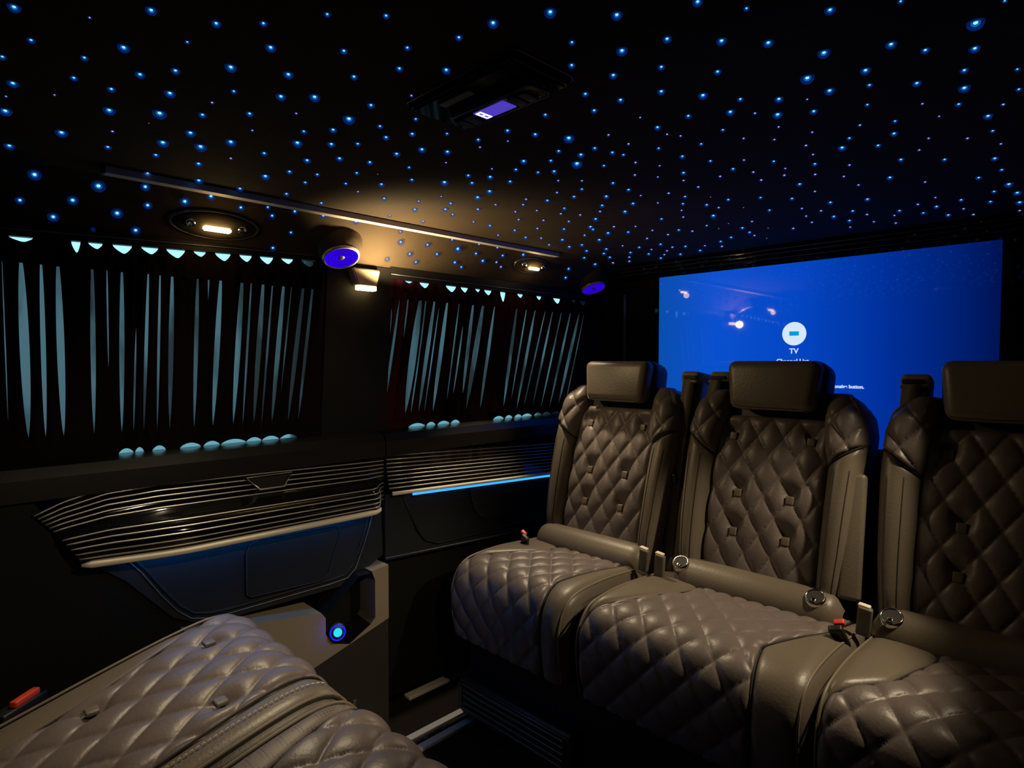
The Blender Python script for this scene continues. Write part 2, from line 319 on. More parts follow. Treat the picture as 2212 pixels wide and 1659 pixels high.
def on_headliner(px, py):
    d = ray(px, py); best = None
    segs = [((3.0, CEIL), (-1.30, CEIL))] + list(zip(prof, prof[1:]))
    for (x0, z0), (x1, z1) in segs:
        nx, nz = (z1 - z0), -(x1 - x0); den = d.x * nx + d.z * nz
        if abs(den) < 1e-9: continue
        t = ((x0 - CAM.x) * nx + (z0 - CAM.z) * nz) / den
        p = CAM + d * t
        if t > 0 and min(x0, x1) - 1e-6 <= p.x <= max(x0, x1) + 1e-6 and (best is None or t < best[0]): best = (t, p)
    return best
stars = []
for ox, oy, sc, txt in RAW:
    for it in txt.split(','):
        a, b_, c = (float(v) for v in it.split()); px, py = ox + a * sc, oy + b_ * sc
        if any((px - q[0])**2 + (py - q[1])**2 < 25 for q in stars): continue
        hit = on_headliner(px, py)
        if hit is None or hit[1].y > 1.85: continue
        rad = abs(c) * sc * 0.5 * hit[0] / FPX
        stars.append((px, py, hit[1], rad * 0.92, c < 0, abs(c) * sc))
for k in range(60):        # the roof goes on past the frame
    x, y = random.uniform(-1.25, 0.4), random.uniform(-1.2, 1.8)
    d = Vector((x, y, CEIL)) - CAM; zf = d.dot(FW)
    if zf > 0.05:
        u, v = 1106 + FPX * d.dot(RT) / zf, 829.5 - FPX * d.dot(UP) / zf
        if -40 < u < 2250 and v > -40: continue
    stars.append((0, 0, Vector((x, y, CEIL)), 0.0055, False, 1.0))
def bead(layers, name):  # core ball, with outer balls that imitate its glow
    bm = bmesh.new()
    for i, r in enumerate(layers):
        before = set(bm.faces); bmesh.ops.create_icosphere(bm, subdivisions=2 if i else 1, radius=r)
        for f in bm.faces:
            if f not in before: f.material_index = i; f.smooth = True
    me = bpy.data.meshes.new(name); bm.to_mesh(me); bm.free(); return me
m_big = bead((0.30, 0.55, 1.0), 'star_light'); [m_big.materials.append(MATS[x]) for x in ('star_core', 'star_glow_mid', 'star_glow_outer')]
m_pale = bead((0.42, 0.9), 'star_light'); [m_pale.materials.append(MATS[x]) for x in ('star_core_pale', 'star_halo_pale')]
m_dim = bead((0.42,), 'star_light'); m_dim.materials.append(MATS['star_core_dim'])
stars.sort(key=lambda s: -s[5])
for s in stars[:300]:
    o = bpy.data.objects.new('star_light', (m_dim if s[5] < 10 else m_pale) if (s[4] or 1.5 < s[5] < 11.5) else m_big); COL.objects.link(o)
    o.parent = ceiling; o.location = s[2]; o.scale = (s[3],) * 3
bm = bmesh.new()
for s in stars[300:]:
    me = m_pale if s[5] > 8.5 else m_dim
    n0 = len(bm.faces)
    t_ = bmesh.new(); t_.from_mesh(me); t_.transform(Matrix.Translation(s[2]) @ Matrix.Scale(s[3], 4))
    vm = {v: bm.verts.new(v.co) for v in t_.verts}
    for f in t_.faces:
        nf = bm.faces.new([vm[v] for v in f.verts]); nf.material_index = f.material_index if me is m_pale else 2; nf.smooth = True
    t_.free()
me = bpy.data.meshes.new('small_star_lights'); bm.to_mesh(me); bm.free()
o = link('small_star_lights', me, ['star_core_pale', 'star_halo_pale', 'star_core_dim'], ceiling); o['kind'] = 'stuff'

# ------------------------------------------------------------------ curtains
Z1 = 0.33906
SL1 = [(10,290,50,1340,9),(130,290,180,1445,64),(258,270,290,1450,34),(365,300,405,1440,50),(585,310,598,1410,34),(678,290,690,1000,11),(775,340,775,1410,33),(865,780,850,1400,13),(945,345,915,1390,22),(1020,320,1000,1390,17),(1097,360,1080,1365,33),(1260,370,1235,1370,27),(1330,350,1325,560,9),(1408,385,1355,1365,35),(1545,390,1485,1350,35),(1605,370,1545,1370,14),(1680,395,1615,1360,32),(1742,380,1665,1365,13),(1812,405,1730,1355,30),(1866,390,1790,1150,9),(1940,415,1835,1330,28),(2000,405,1900,1330,20)]
SL2 = [(575,640,515,1040,30),(625,590,525,1290,18),(685,540,655,800,9),(765,540,665,1290,44),(800,545,700,1290,15),(855,545,750,1280,24),(875,650,785,1285,9),(935,560,840,1280,26),(1012,560,930,1200,9),(1030,740,965,1190,16),(1100,565,1030,1170,22),(1165,580,1055,1250,32),(1235,600,1140,1270,19),(1308,590,1240,900,19),(1315,780,1225,1260,34),(1378,600,1290,1250,20),(1440,610,1340,1200,10),(1495,620,1375,1260,17),(1555,650,1420,1250,9),(1605,640,1475,1250,13),(1660,650,1530,1250,12),(1720,645,1585,1250,14),(1775,650,1640,1240,19),(1803,660,1690,1210,9)]
SC1 = [(130,178,160,26),(480,225,60,60),(605,218,95,32),(775,232,125,45),(950,247,110,36),(1115,260,120,45),(1268,275,80,28),(1415,285,100,40),(1560,300,80,35),(1693,310,85,38),(1825,322,75,28),(1960,332,90,35)]
SC2 = [(680,468,50,12),(780,478,60,28),(950,493,65,32),(1035,500,45,26),(1120,510,30,16),(1185,516,45,26),(1280,540,32,52),(1390,541,35,20),(1510,560,30,20),(1625,570,45,28),(1733,590,25,14),(1790,594,40,22)]
BG1 = [(1210,140),(1345,110),(1485,170),(1615,105),(1720,115),(1835,115),(800,100),(1010,90),(885,60)]
BG2 = [(735,110),(825,60),(905,80),(980,60),(1255,70),(1320,50),(1380,50),(1435,70),(1505,50),(1560,60),(1620,50)]
def curtain(ox, slits, scal, gaps, ext0, ext1, label, ztop, zbot, skew, extra, cloth='curtain'):
    root = empty('curtain', (XL, (ext0 + ext1) / 2, zbot)); tag(root, label, 'curtain', 'pleated window curtains')
    def place(o): o.location = -root.location; return o
    L = []
    for (xa, ya, xb, yb, w) in slits:
        p = at(ox + xa * Z1, 450 + ya * Z1, 0, XL); q = at(ox + xb * Z1, 450 + yb * Z1, 0, XL)
        m0 = at(ox + (xa - w/2) * Z1, 450 + ya * Z1, 0, XL); m1 = at(ox + (xa + w/2) * Z1, 450 + ya * Z1, 0, XL)
        L.append((p.y, p.z, q.y, q.z, (m1.y - m0.y)))
    for y in extra: L.append((y, ztop - 0.02, y + 0.01, zbot + 0.02, 0.02))
    L.sort(key=lambda s: s[0] + s[2])
    def line(s, z): return s[0] + (s[2] - s[0]) * (z - s[1]) / (s[3] - s[1])
    def half(s, z):
        t = (s[1] - z) / (s[1] - s[3])
        return 0.0 if t <= 0 or t >= 1 else 0.5 * s[4] * (math.sin(math.pi * t) ** 0.55)
    bounds = [None] + L + [None]
    N = 22
    for i in range(len(bounds) - 1):
        a, c = bounds[i], bounds[i + 1]; vs, fs = [], []
        nx = 6; hump = random.uniform(0.007, 0.013)
        for j in range(N + 1):
            z = lerp(ztop, zbot, j / N)
            ya = (line(a, z) + half(a, z)) if a else lerp(ext0, ext0 - 0.0 + skew[0], j / N)
            yb = (line(c, z) - half(c, z)) if c else lerp(ext1, ext1 + skew[1], j / N)
            if yb < ya + 0.0015: m_ = (ya + yb) / 2; ya, yb = m_ - 0.0008, m_ + 0.0008
            for k in range(nx + 1):
                u = k / nx; vs.append((XL + hump * math.sin(math.pi * u) * (0.55 + 0.45 * math.cos(6 * u + i)) + 0.002, lerp(ya, yb, u), z))
        n1 = len(vs)
        for j in range(N):
            for k in range(nx): a0 = j * (nx + 1) + k; fs.append((a0, a0 + 1, a0 + nx + 2, a0 + nx + 1))
        place(mesh('pleat', vs, fs, cloth, root, True))
    # gathered hem along the rail, drooping between the hooks
    tops = [(at(ox + c * Z1, 450 + y * Z1, 0, XL), w, h, c, y) for c, y, w, h in scal]
    ys = [p.y for p, *_ in tops]; zs = [p.z for p, *_ in tops]; n = len(ys); my, mz = sum(ys) / n, sum(zs) / n
    sl = sum((a - my) * (b_ - mz) for a, b_ in zip(ys, zs)) / sum((a - my)**2 for a in ys)
    rail_z = lambda y: mz + sl * (y - my)
    sc = []
    for p, w, h, c, y in tops:
        e0 = at(ox + (c - w/2) * Z1, 450 + y * Z1, 0, XL).y; e1 = at(ox + (c + w/2) * Z1, 450 + y * Z1, 0, XL).y
        dz = 1.2 * (p.z - at(ox + c * Z1, 450 + (y + h) * Z1, 0, XL).z); sc.append((e0, e1, dz))
    vs, fs = [], []; M = 900
    for j in range(M + 1):
        y = lerp(ext0, ext1, j / M); d = -0.003
        for e0, e1, dz in sc:
            if e0 < y < e1: t = (y - e0) / (e1 - e0); d = max(d, dz * min(1.0, 1.9 * min(t * 1.0, (1 - t) * 1.5)) ** 0.6)
        zt = rail_z(y) - d
        vs += [(XL + 0.004, y, zt), (XL + 0.004 + 0.004 * math.sin(y * 180), y, ztop - 0.02)]
    for j in range(M): fs.append((2*j, 2*j+1, 2*j+3, 2*j+2))
    place(mesh('hem', vs, fs, cloth, root, True))
    # bottom hem, lifted off the ledge here and there
    vs, fs = [], []
    gp = []
    for c, w in gaps:
        e0 = at(ox + (c - w/2) * Z1, 450 + 1480 * Z1, 0, XL).y; e1 = at(ox + (c + w/2) * Z1, 450 + 1480 * Z1, 0, XL).y; gp.append((e0, e1))
    y0, y1 = ext0 + skew[0], ext1 + skew[1]
    for j in range(M + 1):
        y = lerp(y0, y1, j / M); d = 0.0
        for e0, e1 in gp:
            if e0 < y < e1: d = 0.012 * math.sin(math.pi * (y - e0) / (e1 - e0)) ** 0.6
        vs += [(XL + 0.003, y, 0.812 + d), (XL + 0.004, y, zbot + 0.004)]
    for j in range(M): fs.append((2*j, 2*j+1, 2*j+3, 2*j+2))
    place(mesh('bottom_hem', vs, fs, cloth, root, True))
    place(mesh('sheer_backing', [(XL - 0.006, ext0 + 0.004, ztop + 0.0), (XL - 0.006, ext1 - 0.004, ztop + 0.0), (XL - 0.006, y1 - 0.004, zbot), (XL - 0.006, y0 + 0.004, zbot)], [(0, 1, 2, 3)], 'sheer', root))
    # curtain rail
    r_ = [(XL + 0.004, lerp(ext0, ext1, k / 12), rail_z(lerp(ext0, ext1, k / 12)) + 0.006) for k in range(13)]
    bm = bmesh.new(); rows = []
    for x, y, z in r_: rows.append([bm.verts.new(p) for p in ((XL - 0.008, y, z - 0.006), (XL + 0.008, y, z - 0.006), (XL + 0.008, y, 1.268), (XL - 0.008, y, 1.268))])
    for a, c in zip(rows, rows[1:]):
        for k in range(4): bm.faces.new([a[k], a[(k+1) % 4], c[(k+1) % 4], c[k]])
    bm.faces.new(rows[0]); bm.faces.new(rows[-1])
    place(bmobj('curtain_rail', bm, 'trim_black', root))
    place(tube('rail_edge', [(p[0] + 0.006, p[1], p[2] + 0.006) for p in r_], 0.0012, 'satin_dark', root, 5))
    return root
curtain(0, SL1, SC1, BG1, -0.40, 0.768, 'long black pleated curtain over the front side window, left of the pillar lamp', 1.200, 0.842, (0.0, -0.028), [-0.36, -0.3, -0.25, -0.2, -0.14, -0.08, -0.02, 0.04])
curtain(650, SL2, SC2, BG2, 0.945, 1.87, 'shorter dark maroon pleated curtain on the rear side window beside the bench', 1.195, 0.838, (-0.035, -0.155), [], 'curtain_maroon')

# ------------------------------------------------------------------ rails and lamps along the headliner
def slope_frame(px, py):
    t, p = on_headliner(px, py); n = Vector((0.669, 0, -0.743)); return p, n
rail = tag(empty('ceiling_rail', (-1.30, 0.26, 1.345)), 'slim grey metal strip running along the headliner above the side windows', 'rail')
box('strip', (-0.011, 0.011, 0.0, 1.235, -0.008, 0.004), 'rail_metal', rail)
box('end_cap', (-0.0115, 0.0115, -0.004, 0.0, -0.0085, 0.004), 'black_plastic', rail)
box('end_cap', (-0.0115, 0.0115, 1.235, 1.239, -0.0085, 0.004), 'black_plastic', rail)

def warm_light(name, loc, target, power, size, blend, parent, radius=0.02, col=(1.0, 0.80, 0.53)):
    l = bpy.data.lights.new(name, 'SPOT'); l.energy = power; l.color = col; l.spot_size = math.radians(size); l.spot_blend = blend; l.shadow_soft_size = radius
    o = bpy.data.objects.new(name, l); COL.objects.link(o); o.parent = parent
    o.location = Vector(loc) - parent.location
    o.rotation_euler = (Vector(target) - Vector(loc)).to_track_quat('-Z', 'Y').to_euler()
    return o
def basis(n, along=Vector((0, 1, 0))):
    n = n.normalized(); a = (along - n * along.dot(n)).normalized(); b_ = n.cross(a); return Matrix((a, b_, n)).transposed().to_4x4()
def lathe(name, prof_, mat, parent, M, seg=28, smooth=True):
    vs, fs = [], []; k = len(prof_)
    for i in range(seg):
        a = 2 * math.pi * i / seg
        for r, h in prof_: vs.append(M @ Vector((r * math.cos(a), r * math.sin(a), h)))
    for i in range(seg):
        for j in range(k - 1):
            fs.append((i*k+j, ((i+1) % seg)*k+j, ((i+1) % seg)*k+j+1, i*k+j+1))
    return mesh(name, vs, fs, mat, parent, smooth)
def reading_lamp(px, py, label, scale=1.0):
    p, n = slope_frame(px, py); root = empty('reading_lamp', p); tag(root, label, 'lamp', 'reading lamps in the headliner')
    Mb = basis(n); s = scale
    pr = [(0.0, 0.012), (0.05, 0.012), (0.075, 0.009), (0.088, 0.003), (0.092, -0.004)]
    Me = Mb @ Matrix.Diagonal((1.0 * s, 0.40 * s, 1.0 * s, 1))
    lathe('housing', pr, 'headliner', root, Me)
    lathe('trim_ring', [(0.086, 0.002), (0.088, 0.006), (0.091, 0.004), (0.092, -0.003)], 'satin_dark', root, Me)
    bm = bmesh.new(); bmesh.ops.create_cube(bm, size=1.0)
    for v in bm.verts: v.co = Vector((v.co.x * 0.058 * s, v.co.y * 0.013 * s, v.co.z * 0.008))
    bmesh.ops.bevel(bm, geom=list(bm.edges), offset=0.0035, segments=3, affect='EDGES')
    bm.transform(Mb @ Matrix.Translation((0, 0, 0.017))); bmobj('lens', bm, 'lamp_warm', root, True)
    for dx in (-0.052, 0.052):
        lathe('spot_eye', [(0.0, 0.011), (0.007, 0.012), (0.009, 0.010), (0.0105, 0.004)], 'chrome_bright', root, Mb @ Matrix.Translation((dx * s, 0.004, 0.004)), 14)
    return root
la = reading_lamp(465, 485, 'glowing warm reading lamp in the headliner above the front side curtain')
lc = reading_lamp(1148, 573, 'small glowing reading lamp in the headliner above the rear side curtain', 0.85)
warm_light('reading_light', la.location + Vector((0.03, 0, -0.02)), (-1.0, 0.33, 0.45), 15.0, 66, 0.7, la)
warm_light('reading_light', lc.location + Vector((0.03, 0, -0.02)), (-1.02, 1.14, 0.45), 19.0, 64, 0.45, lc)
for lr_, e_ in ((la, 0.075), (lc, 0.06)):
    gl_ = bpy.data.lights.new('lens_glow', 'POINT'); gl_.energy = e_; gl_.color = (1.0, 0.66, 0.26); gl_.shadow_soft_size = 0.012
    go_ = bpy.data.objects.new('lens_glow', gl_); COL.objects.link(go_); go_.parent = lr_; go_.location = Vector((0.669, 0, -0.743)) * 0.036
# the matching lamps of the other side, over the seats nearer the door
for (loc, tgt, pw, sz, lab) in (((-0.02, 1.38, CEIL), (-0.66, 1.08, 0.45), 32.0, 54, 'reading lamp in the roof above the right end of the bench'),
                               ((0.05, 0.52, CEIL), (-1.34, 0.56, 0.60), 22.0, 46, 'reading lamp in the roof beside the open door side')):
    root = tag(empty('reading_lamp', loc), lab, 'lamp', 'reading lamps in the headliner')
    lathe('housing', [(0.0, 0.004), (0.05, 0.004), (0.06, -0.003)], 'headliner', root, Matrix.Rotation(math.pi, 4, 'X') @ Matrix.Diagonal((1, 0.5, 1, 1)))
    rbox('lens', (0.05, 0.012, 0.006), (0, 0, -0.005), 0.002, 'lamp_warm', root)
    warm_light('reading_light', Vector(loc) + Vector((0, 0, -0.015)), tgt, pw, sz, 0.5, root)

# pillar lamp between the two windows
pl = tag(empty('pillar_lamp', (-1.42, 0.858, 1.19)), 'warm lamp with tapered cover on the pillar between the two curtains', 'lamp')
bm = bmesh.new()
tp = [(-0.044, 0.052), (0.044, 0.052), (0.028, 0.006), (-0.028, 0.006)]
A = [bm.verts.new((-0.008, y, z)) for y, z in tp]; B = [bm.verts.new((0.018 if i < 2 else 0.024, y * 0.95, z)) for i, (y, z) in enumerate(tp)]
bm.faces.new(A); bm.faces.new(B[::-1])
for i in range(4): bm.faces.new([A[i], A[(i+1) % 4], B[(i+1) % 4], B[i]])
bmesh.ops.bevel(bm, geom=list(bm.edges), offset=0.003, segments=2, affect='EDGES')
bmobj('cover', bm, 'beige', pl)
rbox('lens', (0.020, 0.054, 0.012), (0.013, 0, 0.002), 0.003, 'lamp_warm', pl)
pt = bpy.data.lights.new('pillar_light', 'SPOT'); pt.energy = 9.5; pt.spot_size = math.radians(150); pt.spot_blend = 0.5; pt.color = (1.0, 0.70, 0.34); pt.shadow_soft_size = 0.008
po = bpy.data.objects.new('pillar_light', pt); COL.objects.link(po); po.parent = pl; po.location = (0.085, 0.020, 0.000); po.rotation_euler = Vector((0.05, 0.25, 1.0)).to_track_quat('-Z', 'Y').to_euler()

warm_light('pillar_downlight', (-1.36, 0.885, 1.185), (-0.80, 1.40, 0.80), 4.2, 74, 0.7, pl, 0.015, (1.0, 0.74, 0.40))
# blue-lit speakers in the headliner corner
def speaker(px, py, r, label, tilt):
    p, n = slope_frame(px, py); root = empty('roof_speaker', p); tag(root, label, 'speaker', 'blue-lit roof speakers')
    n = (n + Vector(tilt)).normalized(); Mb = basis(n)
    lathe('pod', [(0.0, 0.026), (r * 0.9, 0.026), (r * 1.12, 0.020), (r * 1.35, 0.0), (r * 1.5, -0.03)], 'headliner', root, Mb)
    lathe('rim', [(r * 0.93, 0.026), (r * 0.97, 0.0305), (r * 1.03, 0.0305), (r * 1.07, 0.024)], 'white_cap', root, Mb)
    lathe('lit_grille', [(r * 0.20, 0.0285), (r * 0.55, 0.0270), (r * 0.95, 0.0285)], 'indigo', root, Mb)
    for q in (0.4, 0.58, 0.76):
        lathe('grille_ring', [(r * q - 0.0009, 0.0285), (r * q, 0.0300), (r * q + 0.0009, 0.0285)], 'indigo_dim', root, Mb, 24)
    lathe('centre_cap', [(0.0, 0.032), (r * 0.14, 0.031), (r * 0.22, 0.0275)], 'white_cap', root, Mb, 18)
    return root
speaker(733, 537, 0.043, 'round blue-lit speaker in the headliner left of the pillar lamp', (-0.05, -0.08, -0.45))
speaker(1278, 609, 0.043, 'round blue-lit speaker in the rear roof corner near the television', (-0.15, -0.10, -0.5))

# climate console in the roof
cc = tag(empty('climate_console', (-0.592, 0.540, CEIL)), 'black roof console with small violet climate display and buttons', 'console')
bm = bmesh.new(); pc = [(-0.105, -0.055), (0.105, -0.055), (0.105, 0.055), (-0.105, 0.055)]
A = [bm.verts.new((x, y, 0.004)) for x, y in pc]; B = [bm.verts.new((x * 0.93, y * 0.88, -0.012)) for x, y in pc]
bm.faces.new(A); bm.faces.new(B[::-1])
for i in range(4): bm.faces.new([A[i], A[(i+1) % 4], B[(i+1) % 4], B[i]])
bmesh.ops.bevel(bm, geom=list(bm.edges), offset=0.003, segments=2, affect='EDGES'); bmobj('housing', bm, 'piano', cc)
tube('edge_trim', [(x, y, -0.001) for x, y in ((-0.1, -0.052), (-0.105, -0.045), (-0.105, 0.045), (-0.1, 0.055), (0.1, 0.055), (0.105, 0.045), (0.105, -0.045), (0.1, -0.052))], 0.0013, 'satin_dark', cc, 5, True)
rbox('control_pod', (0.150, 0.042, 0.014), (0.012, 0.010, -0.016), 0.006, 'piano', cc)
tube('pod_trim', [(0.012 + x, 0.010 + y, -0.0225) for x, y in ((-0.07, -0.020), (-0.076, -0.012), (-0.076, 0.012), (-0.07, 0.020), (0.07, 0.020), (0.076, 0.012), (0.076, -0.012), (0.07, -0.020))], 0.0009, 'satin_dark', cc, 5, True)
d_ = box('display', (-0.022, 0.034, -0.002, 0.022, -0.0242, -0.0228), 'display', cc)
for gx, gy0, gy1 in ((-0.020, 0.000, 0.020), (-0.0125, 0.000, 0.020)): box('glyph', (gx, gx + 0.0035, gy0, gy1, -0.0246, -0.0240), 'display_glyph', d_)
for gy in (-0.001, 0.0085, 0.0182): box('glyph', (-0.019, -0.0095, gy, gy + 0.0028, -0.0246, -0.0240), 'display_glyph', d_)
for bx in (-0.053, -0.036, 0.048, 0.066): rbox('button', (0.014, 0.026, 0.004), (bx, 0.010, -0.024), 0.0015, 'black_plastic', cc)
rbox('air_slot', (0.06, 0.012, 0.004), (-0.02, -0.032, -0.013), 0.001, 'satin_dark', cc)

# ------------------------------------------------------------------ television
tv = tag(empty('television', (-0.70, 1.93, 0.75)), 'large wall television showing a plain blue start screen behind the bench', 'television')
box('bezel', (-0.50, 0.50, -0.012, 0.022, -0.012, 0.562), 'piano', tv)
scr = box('screen', (-0.482, 0.480, -0.0135, -0.0118, 0.006, 0.550), 'tv_picture', tv)
def disc(name, r, x, y, z, mat, parent, sx=1.0):
    vs = [(x + sx * r * math.cos(2*math.pi*k/40), y, z + r * math.sin(2*math.pi*k/40)) for k in range(40)]
    vs2 = [(a, y + 0.0004, c) for a, _, c in vs]
    return mesh(name, vs + vs2, [tuple(range(39, -1, -1)), tuple(range(40, 80))] + [(k, (k+1) % 40, 40 + (k+1) % 40, 40 + k) for k in range(40)], mat, parent)
disc('icon', 0.0355, -0.012, -0.0142, 0.335, 'icon_white', scr)
box('icon_bar', (-0.026, 0.002, -0.0150, -0.0144, 0.329, 0.342), 'icon_teal', scr)
def text(body, x, z, size, mat, parent, align='CENTER'):
    c = bpy.data.curves.new('txt', 'FONT'); c.body = body; c.size = size; c.align_x = align; c.extrude = 0.0003; c.offset = 0.0006
    t = bpy.data.objects.new('txt', c); COL.objects.link(t)
    dg = bpy.context.evaluated_depsgraph_get(); me = bpy.data.meshes.new_from_object(t.evaluated_get(dg)); bpy.data.objects.remove(t)
    o = bpy.data.objects.new('caption', me); COL.objects.link(o); me.materials.clear(); me.materials.append(MATS[mat]); o.parent = parent
    o.location = (x, -0.0145, z); o.rotation_euler = (math.pi / 2, 0, 0); return o
text('TV', -0.012, 0.275, 0.022, 'screen_text', scr)
text('Channel List', -0.016, 0.245, 0.019, 'screen_text', scr)
text('Press for responsive button.', 0.182, 0.174, 0.0135, 'screen_text', scr, 'RIGHT')

# ------------------------------------------------------------------ seats
def cushion(root, prof_pts, Wd, lb, rb, name='cushion', qw=0.075, qh=0.086, amp=0.0095, plain='leather_plain', buttons=(), ph=0.0, rightmat=None, flat=0.75):
    """prof_pts: (distance behind the front edge, height) from the back over the top and down the front. lb/rb: x of the quilt's edges against that distance"""
    P = Path2(prof_pts); ns = max(40, int(P.len / 0.0042)); r = 0.035
    part = empty(name); part.parent = root
    def surf(x, s, h):
        (p, t) = P.at(s); nrm = Vector((t.y, -t.x)) ; nrm = -nrm if (nrm.y < 0 and abs(nrm.y) > 0.3) or (abs(nrm.y) <= 0.3 and nrm.x > 0) else nrm
        e = abs(x) - (Wd / 2 - r); drop = 0.0 if e <= 0 else r - math.sqrt(max(0.0, r * r - min(e, r) ** 2))
        q = p + nrm * (h - drop * 0.8); return Vector((x, q.x, q.y))
    # body
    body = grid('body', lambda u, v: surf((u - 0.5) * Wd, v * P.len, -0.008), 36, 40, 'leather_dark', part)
    zb = min(p[1] for p in prof_pts)
    for sgn in (-1, 1):
        vs, fs = [], []
        for j in range(41):
            e = surf(sgn * Wd / 2, j / 40 * P.len, -0.008); vs += [e, Vector((e.x - sgn * 0.004, max(e.y, 0.01), zb))]
        for j in range(40): fs.append((2*j, 2*j+1, 2*j+3, 2*j+2))
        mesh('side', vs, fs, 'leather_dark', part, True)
    # quilted top
    def qf(u, v):
        s = v * P.len; d = P.at(s)[0].x; x0, x1 = interp(lb, d), interp(rb, d); x = lerp(x0, x1, u)
        edge = min(1.0, min(u, 1 - u) * (x1 - x0) / 0.016) ; edge = math.sqrt(max(0.0, 1 - (1 - edge) ** 2))
        h = -0.006 + 0.006 * edge + quilt(x, s, qw, qh, amp, ph) * (0.35 + 0.65 * edge)
        for bx, bs in buttons:
            dd = ((x - bx) / 0.02) ** 2 + ((s - bs) / 0.024) ** 2; h -= 0.012 * math.exp(-dd)
        return surf(x, s, h)
    nq = int((rb[0][1] - lb[0][1] + 0.15) / 0.0042)
    grid('quilted_panel', qf, max(50, nq), ns, 'leather', part)
    for bx, bs in buttons:
        pos = surf(bx, bs, 0.004); rbox('button', (0.022, 0.020, 0.008), pos, 0.003, 'leather_plain', part)
    # plain bolsters either side
    for side in (0, 1):
        def bf(u, v):
            s = v * P.len; d = P.at(s)[0].x
            a, c = (-Wd / 2, interp(lb, d)) if side == 0 else (interp(rb, d), Wd / 2)
            x = lerp(a, c, u); w = max(1e-4, c - a); ein = (1 - u if side == 0 else u) * w
            edge = min(1.0, ein / 0.018); edge = math.sqrt(max(0.0, 1 - (1 - edge) ** 2))
            bul = flat * min(1.0, w / 0.05)
            return surf(x, s, -0.006 + (0.012 * edge + 0.006 * math.sin(math.pi * u)) * bul)
        grid('bolster', bf, 16, 60, (rightmat if (side == 1 and rightmat) else plain), part)
        pts = [];
        for j in range(61):
            s = j / 60 * P.len; d = P.at(s)[0].x; x = interp(lb if side == 0 else rb, d); pts.append(surf(x, s, 0.000))
        tube('seam', pts, 0.0022, 'seam', part, 5)
        pts = [surf((-1 if side == 0 else 1) * (Wd / 2 - 0.012), j / 60 * P.len, 0.0062) for j in range(61)]
        tube('piping', pts, 0.0026, 'piping', part, 6)
    return part, surf, P

